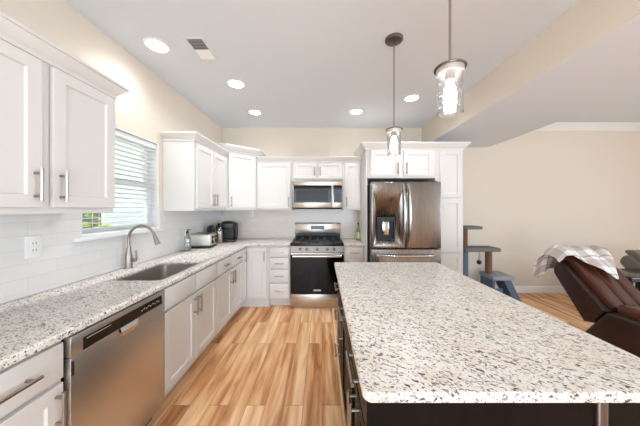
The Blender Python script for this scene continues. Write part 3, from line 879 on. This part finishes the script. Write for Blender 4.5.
# ------------------------------------------------------------------ island
IX0, IX1, IY0, IY1 = 0.112, 1.062, 0.642, 2.212
tag(MB().prism(rounded(IX0, IX1, IY0, IY1, 0.025, 5), 2, 0.884, 0.914, r=0.007, seg=3).build('island_countertop', M['granite']),
    'large speckled white granite top covering the dark kitchen island', 'countertop')
FXI = 0.165
IDP = 0.60
def islandcab(y0, y1, label):
    t = thing('island_cabinet', label, 'cabinet', (FXI, y1, 0), R(-90))
    carcass(t, y1 - y0, IDP, 0.10, BT, m=M['island'], toe=True)
    return t, y1 - y0
t, w_ = islandcab(1.69, 2.18, 'dark wood island cabinet with three drawers, facing the range end')
for a, b in ((0.70, 0.86), (0.42, 0.685), (0.13, 0.405)): drawer(t, 0.012, w_ - 0.012, a, b, m=M['island'], hl=0.17)
t, w_ = islandcab(1.20, 1.689, 'dark wood island cabinet with one drawer and door, middle of the island row')
drawer(t, 0.012, w_ - 0.012, 0.70, 0.86, m=M['island'], hl=0.17); door(t, 0.012, w_ - 0.012, 0.13, 0.685, 0.05, 0.58, m=M['island'], hl=0.17)
t, w_ = islandcab(0.70, 1.199, 'dark wood island cabinet with drawer and paired doors, opposite the dishwasher')
drawer(t, 0.012, w_ - 0.012, 0.70, 0.86, m=M['island'], hl=0.2)
door(t, 0.012, w_ / 2 - 0.003, 0.13, 0.685, w_ / 2 - 0.035, 0.56, m=M['island'], hl=0.2)
door(t, w_ / 2 + 0.003, w_ - 0.012, 0.13, 0.685, w_ / 2 + 0.035, 0.56, m=M['island'], hl=0.2)
t = thing('island_end_panel', 'dark wood panel closing the island end with a slim steel corner post', 'panel', (0, 0, 0))
MB().box(0.143, 0.766, 0.672, 0.698, 0, BT).build('panel', M['island'], t)
MB().box(0.799, 1.02, 0.676, 0.698, 0, BT).build('dark_filler', M['island'], t)  # added sheet standing in for the dark area under the overhang
MB().box(0.125, 0.143, 0.668, 0.698, 0.0, BT).build('edge_strip', M['island'], t)
ps = MB().box(0.767, 0.797, 0.662, 0.70, 0, BT, 0.006, 3).build('corner_post', M['nickel_dark'], t)
MB().lathe([(0, 0.0), (0.004, 0.0), (0.004, 0.002), (0, 0.0025)], (0.786, 0.662, 0.80), 10, tf=Matrix.Rotation(R(90), 4, 'X')).build('screw', M['white'], ps)
tag(MB().box(0.767, 0.785, 0.702, 2.18, 0, BT).build('island_back_panel', M['island']), 'dark wood panel along the seating side of the island', 'panel')

# ------------------------------------------------------------------ ceiling lights, vent, pendants
LP = [(-1.37, 1.985, 'round recessed ceiling light closest to the window wall, beside the vent'),
      (-0.934, 2.595, 'round recessed ceiling light between the vent and the back wall'),
      (-0.943, 3.36, 'round recessed ceiling light over the counter corner'),
      (0.474, 3.34, 'round recessed ceiling light in front of the small range-side cabinet'),
      (1.10, 2.924, 'round recessed ceiling light between the pendants and the ceiling beam')]
c0 = None
for x, y, lb in LP:
    if c0 is None:
        c0 = thing('ceiling_light', lb, 'light', (x, y, ZC), 0, 'recessed kitchen ceiling lights')
        MB().lathe([(0.075, -0.004), (0.082, -0.008), (0.094, -0.006), (0.097, 0.0), (0.075, 0.0), (0.075, -0.004)], seg=36).build('trim_ring', M['white'], c0)
        MB().lathe([(0, -0.0035), (0.0755, -0.0035), (0.0755, -0.001), (0, -0.001)], seg=36).build('lens', M['lens'], c0)
        sd = bpy.data.lights.new('downlight', 'SPOT'); sd.energy = SPOT; sd.spot_size = R(150); sd.spot_blend = 0.9
        sd.shadow_soft_size = 0.07; sd.color = (0.92, 0.96, 1.0)
        so2 = bpy.data.objects.new('downlight', sd); COL.objects.link(so2); so2.parent = c0; so2.location = (0, 0, -0.02)
    else: dup(c0, (x, y, ZC), lb)

t = thing('ceiling_vent', 'white rectangular louvered air vent in the ceiling', 'vent', (-1.02, 2.03, ZC))
vf = MB().box(-0.085, -0.062, -0.15, 0.15, -0.006, 0, 0.002).box(0.062, 0.085, -0.15, 0.15, -0.006, 0, 0.002)
vf.box(-0.062, 0.062, -0.15, -0.127, -0.006, 0, 0.002).box(-0.062, 0.062, 0.127, 0.15, -0.006, 0, 0.002).build('frame', M['ceil'], t)
vs_ = MB()
for k in range(14):
    yy = -0.116 + k * 0.0178
    vs_.box(-0.062, 0.062, -0.008, 0.008, -0.0006, 0.0006, tf=Matrix.Translation((0, yy, -0.005)) @ Matrix.Rotation(R(38 if k < 7 else -38), 4, 'X'))
vs_.build('louver', M['white'], t)
MB().box(-0.062, 0.062, -0.127, 0.127, -0.0012, -0.0002).build('duct', M['duct'], t)

def pendant(loc, label):
    t = thing('pendant_light', label, 'light', loc, 0, 'glass cylinder pendants over the island')
    H = ZC
    MB().lathe([(0, H), (0.07, H), (0.07, H - 0.012), (0.062, H - 0.02), (0.012, H - 0.024), (0.012, H - 0.04), (0, H - 0.04)], seg=32).build('ceiling_plate', M['nickel_dark'], t)
    MB().tube([(0, 0, 2.055), (0, 0, H - 0.03)], 0.0055, 10).build('rod', M['nickel'], t)
    MB().lathe([(0, 2.06), (0.012, 2.058), (0.014, 2.045), (0.066, 2.041), (0.067, 2.038), (0.066, 2.035), (0.0, 2.035)], seg=32).build('cap', M['nickel_dark'], t)
    MB().lathe([(0.0, 2.035), (0.0575, 2.035), (0.0575, 2.01), (0.0545, 2.01), (0.0545, 2.03), (0.0, 2.03)], seg=32).build('collar', M['satin'], t)
    MB().lathe([(0, 2.03), (0.02, 2.03), (0.02, 1.985), (0.015, 1.98), (0, 1.98)], seg=20).build('socket', M['nickel'], t)
    prof = []
    for k in range(15):
        z = 2.028 - k * (0.19 / 14); prof.append((0.0525 + 0.0012 * math.sin(k * 1.9), z))
    inner = [(r - 0.003, z) for r, z in reversed(prof)]
    MB().lathe(prof + inner + [prof[0]], seg=40).build('shade', M['lampglass'], t)
    MB().lathe([(0, 1.985), (0.013, 1.982), (0.015, 1.965), (0.023, 1.945), (0.027, 1.92), (0.024, 1.895), (0.015, 1.877), (0, 1.868)], seg=24).build('bulb', M['bulb'], t)
    return t
p0 = pendant((0.574, 1.072, 0), 'clear glass cylinder pendant hanging over the seating end of the island')
dup(p0, (0.574, 1.906, 0), 'clear glass cylinder pendant hanging in front of the refrigerator')

# ------------------------------------------------------------------ small things on the counters
t = thing('toaster', 'stainless toaster with black dials on the counter corner', 'toaster', (-1.53, 3.08, CT), R(6))
TX, TYY = 0.27, 0.25
MB().box(-TX / 2, TX / 2, -TYY / 2, TYY / 2, 0.0, 0.022, 0.004, 2).build('base', M['plastic'], t)
MB().box(-TX / 2 + 0.004, TX / 2 - 0.004, -TYY / 2 + 0.004, TYY / 2 - 0.004, 0.022, 0.178, 0.022, 4).build('shell', M['satin'], t)
sl = MB()
for yy in (-0.085, -0.045, 0.02, 0.06): sl.box(-0.10, 0.10, yy, yy + 0.026, 0.1775, 0.1788)
sl.build('slot', M['dark_gap'], t)
for yy in (-0.06, 0.06):
    MB().box(TX / 2 - 0.006, TX / 2 - 0.001, yy - 0.012, yy + 0.012, 0.05, 0.15, 0.002).build('lever_track', M['plastic'], t)
    MB().box(TX / 2 - 0.002, TX / 2 + 0.022, yy - 0.022, yy + 0.022, 0.128, 0.142, 0.003, 2).build('lever', M['plastic'], t)
    MB().lathe([(0, 0), (0.019, 0), (0.017, 0.016), (0, 0.016)], (TX / 2 - 0.005, yy + 0.0, 0.075), 18, tf=Matrix.Rotation(R(90), 4, 'Y')).build('dial', M['plastic'], t)

t = thing('soap_bottle', 'clear glass bottle with black pump standing beside the toaster', 'bottle', (-1.565, 2.78, CT))
MB().lathe([(0, 0.0), (0.034, 0), (0.038, 0.006), (0.038, 0.14), (0.032, 0.165), (0.014, 0.19), (0.013, 0.215), (0.010, 0.215), (0.011, 0.19), (0.029, 0.162), (0.035, 0.138), (0.035, 0.008), (0, 0.006)], seg=24).build('body', M['clear'], t)
MB().lathe([(0, 0.205), (0.016, 0.205), (0.016, 0.232), (0.006, 0.236), (0.006, 0.25), (0, 0.25)], seg=18).box(-0.006, 0.036, -0.006, 0.006, 0.245, 0.254, 0.002).build('pump', M['plastic'], t)

t = thing('coffee_maker', 'black single-serve coffee maker against the back wall tile', 'coffee maker', (-1.435, 3.67, CT), R(14))
MB().box(-0.10, 0.12, -0.17, 0.16, 0.0, 0.03, 0.008, 3).build('base', M['plastic'], t)
MB().box(-0.085, 0.085, -0.03, 0.15, 0.03, 0.26, 0.012, 3).build('body', M['plastic'], t)
MB().box(-0.09, 0.09, -0.15, 0.15, 0.19, 0.29, 0.02, 4).build('brew_head', M['plastic'], t)
MB().box(-0.06, 0.06, -0.13, 0.05, 0.289, 0.303, 0.006, 3).build('lid', M['softblack'], t)
MB().box(-0.06, 0.06, -0.035, -0.029, 0.04, 0.19, 0.002).build('splash_panel', M['softblack'], t)
MB().box(-0.065, 0.065, -0.16, -0.05, 0.03, 0.042, 0.003).build('drip_tray', M['softblack'], t)
MB().box(0.086, 0.125, -0.02, 0.14, 0.03, 0.27, 0.01, 3).build('water_tank', M['softblack'], t)

t = thing('snack_jar', 'glass jar of tan snacks with dark knob lid beside the coffee maker', 'jar', (-1.475, 3.42, CT))
MB().lathe([(0, 0.004), (0.042, 0.004), (0.045, 0.02), (0.045, 0.17), (0, 0.175)], seg=20).build('contents', M['amber'], t)
MB().lathe([(0, 0), (0.046, 0), (0.05, 0.008), (0.05, 0.20), (0.04, 0.225), (0.038, 0.225), (0.047, 0.198), (0.047, 0.01), (0, 0.003)], seg=24).build('body', M['clear'], t)
MB().lathe([(0, 0.225), (0.043, 0.225), (0.043, 0.24), (0.02, 0.25), (0.012, 0.262), (0.018, 0.275), (0.012, 0.285), (0, 0.286)], seg=20).build('lid', M['plastic'], t)

t = thing('countertop_appliance', 'round black appliance partly hidden behind the toaster', 'appliance', (-1.55, 3.335, CT), R(-25))
MB().lathe([(0, 0), (0.06, 0), (0.06, 0.02), (0.045, 0.03), (0.04, 0.09), (0, 0.09)], seg=24).build('base', M['plastic'], t)
MB().lathe([(0, -0.028), (0.05, -0.028), (0.066, -0.016), (0.07, 0.0), (0.066, 0.016), (0.05, 0.028), (0, 0.028)], (0, 0, 0.195), 28, tf=Matrix.Rotation(R(90), 4, 'X')).box(-0.03, 0.03, -0.02, 0.02, 0.085, 0.14).build('drum', M['softblack'], t)

t = thing('oil_bottle', 'slim green oil bottle on the small counter beside the refrigerator panel', 'bottle', (0.562, 3.72, CT))
MB().lathe([(0, 0), (0.026, 0), (0.029, 0.005), (0.029, 0.15), (0.024, 0.175), (0.012, 0.205), (0.011, 0.25), (0, 0.25)], seg=22).build('body', M['oil'], t)
MB().lathe([(0.0295, 0.03), (0.0298, 0.03), (0.0298, 0.13), (0.0295, 0.13)], seg=22).build('label', M['label'], t)
MB().lathe([(0, 0.25), (0.014, 0.25), (0.014, 0.272), (0, 0.274)], seg=16).build('cap', M['plastic'], t)

t = thing('wall_outlet', 'white double power outlet on the tile below the wall cabinet', 'outlet', (XL + 0.008, 1.375, 1.19), R(90))
MB().box(-0.042, 0.042, -0.006, 0, -0.062, 0.062, 0.003, 2).build('cover_plate', M['white'], t)
for zz in (-0.02, 0.02):
    ot = MB().prism(rounded(-0.017, 0.017, zz - 0.0135, zz + 0.0135, 0.008, 4), 1, -0.0085, -0.0055).build('receptacle', M['white'], t)
    MB().box(-0.009, -0.0065, -0.0092, -0.008, zz - 0.004, zz + 0.006).box(0.0065, 0.009, -0.0092, -0.008, zz - 0.004, zz + 0.006).build('slot', M['dark_gap'], ot)
t = thing('wall_outlet', 'white power outlet on the back tile between coffee maker and range', 'outlet', (-1.18, YB - 0.008, 1.32), 0)
MB().box(-0.036, 0.036, -0.006, 0, -0.058, 0.058, 0.003, 2).build('cover_plate', M['white'], t)
for zz in (-0.02, 0.02): MB().prism(rounded(-0.017, 0.017, zz - 0.0135, zz + 0.0135, 0.008, 4), 1, -0.0085, -0.0055).build('receptacle', M['white'], t)

# ------------------------------------------------------------------ living room: cat tree
t = thing('cat_tree', 'grey and blue carpeted cat tree with sisal posts by the cream wall', 'cat tree', (2.15, 3.64, 0))
MB().box(-0.05, 0.72, -0.16, 0.22, 0.0, 0.04, 0.012, 2).build('base', M['carpet_blue'], t)
def post(x, y, z0, z1, m, r=0.043): MB().lathe([(0, z0), (r, z0), (r, z1), (0, z1)], (x, y, 0), 20).build('post', m, t)
post(0.02, 0.0, 0.04, 0.77, M['carpet_blue'], 0.05)
post(0.02, 0.0, 0.825, 1.10, M['sisal'])
MB().box(-0.045, 0.215, -0.13, 0.13, 1.10, 1.145, 0.012, 3).build('perch', M['carpet'], t)
MB().box(-0.045, 0.485, -0.13, 0.13, 0.77, 0.825, 0.014, 3).build('platform', M['carpet'], t)
post(0.40, 0.02, 0.42, 0.77, M['sisal'], 0.046)
MB().box(0.345, 0.665, -0.16, 0.16, 0.355, 0.42, 0.016, 3).build('platform', M['carpet_light'], t)
MB().box(0.355, 0.385, -0.14, 0.14, 0.04, 0.355).box(0.385, 0.50, 0.11, 0.14, 0.04, 0.355).box(0.385, 0.50, -0.14, -0.11, 0.04, 0.23).build('hideaway', M['carpet_blue'], t)
MB().prism([(0.52, 0.355), (0.63, 0.355), (0.80, 0.0), (0.69, 0.0)], 1, -0.13, 0.10, r=0.008, seg=2).build('ramp', M['carpet_blue'], t)
MB().tube([(0.19, -0.08, 0.77), (0.19, -0.08, 0.64)], 0.004, 6).lathe([(0, -0.035), (0.025, -0.025), (0.035, 0), (0.025, 0.025), (0, 0.035)], (0.19, -0.08, 0.61), 14, mi=1).build('hanging_toy', [M['carpet'], M['iron']], t)


# ------------------------------------------------------------------ recliners (face the camera side, backs tilted away)
def soft(o, lv=1):
    md = o.modifiers.new('sub', 'SUBSURF'); md.levels = lv; md.render_levels = lv
    return o


def recliner(loc, label, ml, md_):
    """local: x across (arm outer face at 0), y towards the back, z up"""
    t = thing('recliner', label, 'armchair', loc)
    W = 0.71
    MB().box(0.05, W - 0.05, -0.75, 0.1, 0.06, 0.32, 0.03, 3).build('base', md_, t)
    for x_ in (0.12, W - 0.12):
        for y_ in (-0.68, 0.04): MB().lathe([(0, 0), (0.03, 0), (0.03, 0.07), (0, 0.07)], (x_, y_, 0), 12).build('foot', M['black'], t)
    MB().box(0.2, W - 0.2, -0.82, 0.0, 0.30, 0.47, 0.06, 5).build('seat', ml, t)
    for s_ in (0, 1):
        x0, x1 = (0.0, 0.2) if not s_ else (W - 0.2, W)
        a_ = MB().prism([(-0.85, 0.08), (0.05, 0.08), (0.14, 0.22), (0.0, 0.42), (-0.06, 0.505), (-0.12, 0.53), (-0.80, 0.53), (-0.86, 0.46)], 0, x0, x1, r=0.035, seg=4).build('arm', md_, t)
        xa_, xb_ = (0.035, 0.215) if not s_ else (W - 0.215, W - 0.035)
        MB().box(xa_, xb_, -0.80, -0.10, 0.50, 0.605, 0.045, 5).build('pad', ml, a_)
    # back: side panel outline measured along (y, z)
    xb0, xb1 = 0.04, W - 0.20
    MB().prism([(-0.035, 0.505), (0.335, 0.86), (0.375, 0.868), (0.415, 0.845), (0.45, 0.78), (0.45, 0.72), (0.15, 0.33), (0.05, 0.36)], 0, xb0, xb1, r=0.03, seg=4).build('backrest', md_, t)
    for k in range(3):
        a0 = xb0 + 0.05 + k * (xb1 - xb0 - 0.1) / 3; a1 = a0 + (xb1 - xb0 - 0.1) / 3
        MB().prism([(-0.06, 0.55), (-0.04, 0.50), (0.0, 0.48), (0.36, 0.83), (0.43, 0.90), (0.44, 0.93), (0.40, 0.955), (0.33, 0.95), (0.25, 0.875)], 0, a0, a1, r=0.028, seg=4).build('back_cushion', ml, t)
    return t


recliner((2.45, 2.135, 0), 'brown leather recliner draped with the plaid throw', M['leather'], M['leather_dark'])
recliner((4.27, 3.02, 0), 'dark leather recliner, olive reflections put into its colour, behind the black end table', M['leather_reflect'], M['leather_reflect']).scale = (1, 1, 0.86)
t = thing('end_table', 'glossy black end table between the brown and the olive-tinted recliners', 'table', (3.52, 2.72, 0))
MB().box(0, 0.62, 0, 0.42, 0.565, 0.625, 0.012, 3).build('tabletop', M['black'], t)
for x_ in (0.04, 0.55):
    for y_ in (0.04, 0.35): MB().box(x_, x_ + 0.04, y_, y_ + 0.04, 0, 0.565, 0.003).build('leg', M['black'], t)
MB().box(0.05, 0.58, 0.05, 0.38, 0.18, 0.21, 0.003).build('shelf', M['black'], t)

# plaid throw draped over the top of the brown recliner
path = [(2.73, 0.53), (2.715, 0.66), (2.69, 0.80), (2.655, 0.91), (2.60, 0.975), (2.53, 0.995), (2.455, 0.975), (2.365, 0.91), (2.27, 0.81), (2.18, 0.72), (2.10, 0.64)]
cum = [0.0]
for a, b in zip(path, path[1:]): cum.append(cum[-1] + math.hypot(b[0] - a[0], b[1] - a[1]))
def onpath(s_):
    s_ = max(0, min(cum[-1], s_))
    for i in range(len(path) - 1):
        if s_ <= cum[i + 1]:
            q = (s_ - cum[i]) / (cum[i + 1] - cum[i]); break
    return path[i][0] * (1 - q) + path[i + 1][0] * q, path[i][1] * (1 - q) + path[i + 1][1] * q
cb = bmesh.new(); uvl = cb.loops.layers.uv.new('UVMap'); NU, NV = 44, 36; grid = []
for i in range(NU + 1):
    u = i / NU; row = []
    X = 2.375 + u * 0.575
    over = max(0.0, 2.49 - X)                      # part hanging past the side of the back
    front = 0.68 + 0.28 * max(0.0, min(1.0, (X - 2.46) / 0.27)) - 0.34 * max(0.0, (X - 2.74) / 0.2)
    s0 = 0.20 - 0.12 * math.sin(min(1.0, u * 3.2) * math.pi) + 0.02 * math.sin(u * 14)
    for j in range(NV + 1):
        v = j / NV
        s_ = s0 + v * (front - s0)
        y, z = onpath(s_)
        x = X
        if over > 0:
            z -= over * 0.75; x = 2.49 - over * 0.85
        rip = 0.008 * math.sin(u * 21 + v * 4) + 0.006 * math.sin(v * 17 + u * 9)
        row.append((cb.verts.new((x + 0.004 * math.sin(v * 15), y - 0.3 * rip, z + 0.01 + rip * (1 if over == 0 else 0.6))), X, s_))
    grid.append(row)
for i in range(NU):
    for j in range(NV):
        q = [grid[i][j], grid[i + 1][j], grid[i + 1][j + 1], grid[i][j + 1]]
        f = cb.faces.new([a[0] for a in q])
        for l, a in zip(f.loops, q): l[uvl].uv = (a[1], a[2])
        f.smooth = True
bmesh.ops.recalc_face_normals(cb, faces=cb.faces[:])
me = bpy.data.meshes.new('plaid_throw'); cb.to_mesh(me); cb.free(); me.materials.append(M['plaid'])
th = bpy.data.objects.new('plaid_throw', me); COL.objects.link(th)
md = th.modifiers.new('thick', 'SOLIDIFY'); md.thickness = 0.014; md.offset = 1
soft(th)
tag(th, 'beige and brown plaid throw draped over the brown recliner back', 'blanket')
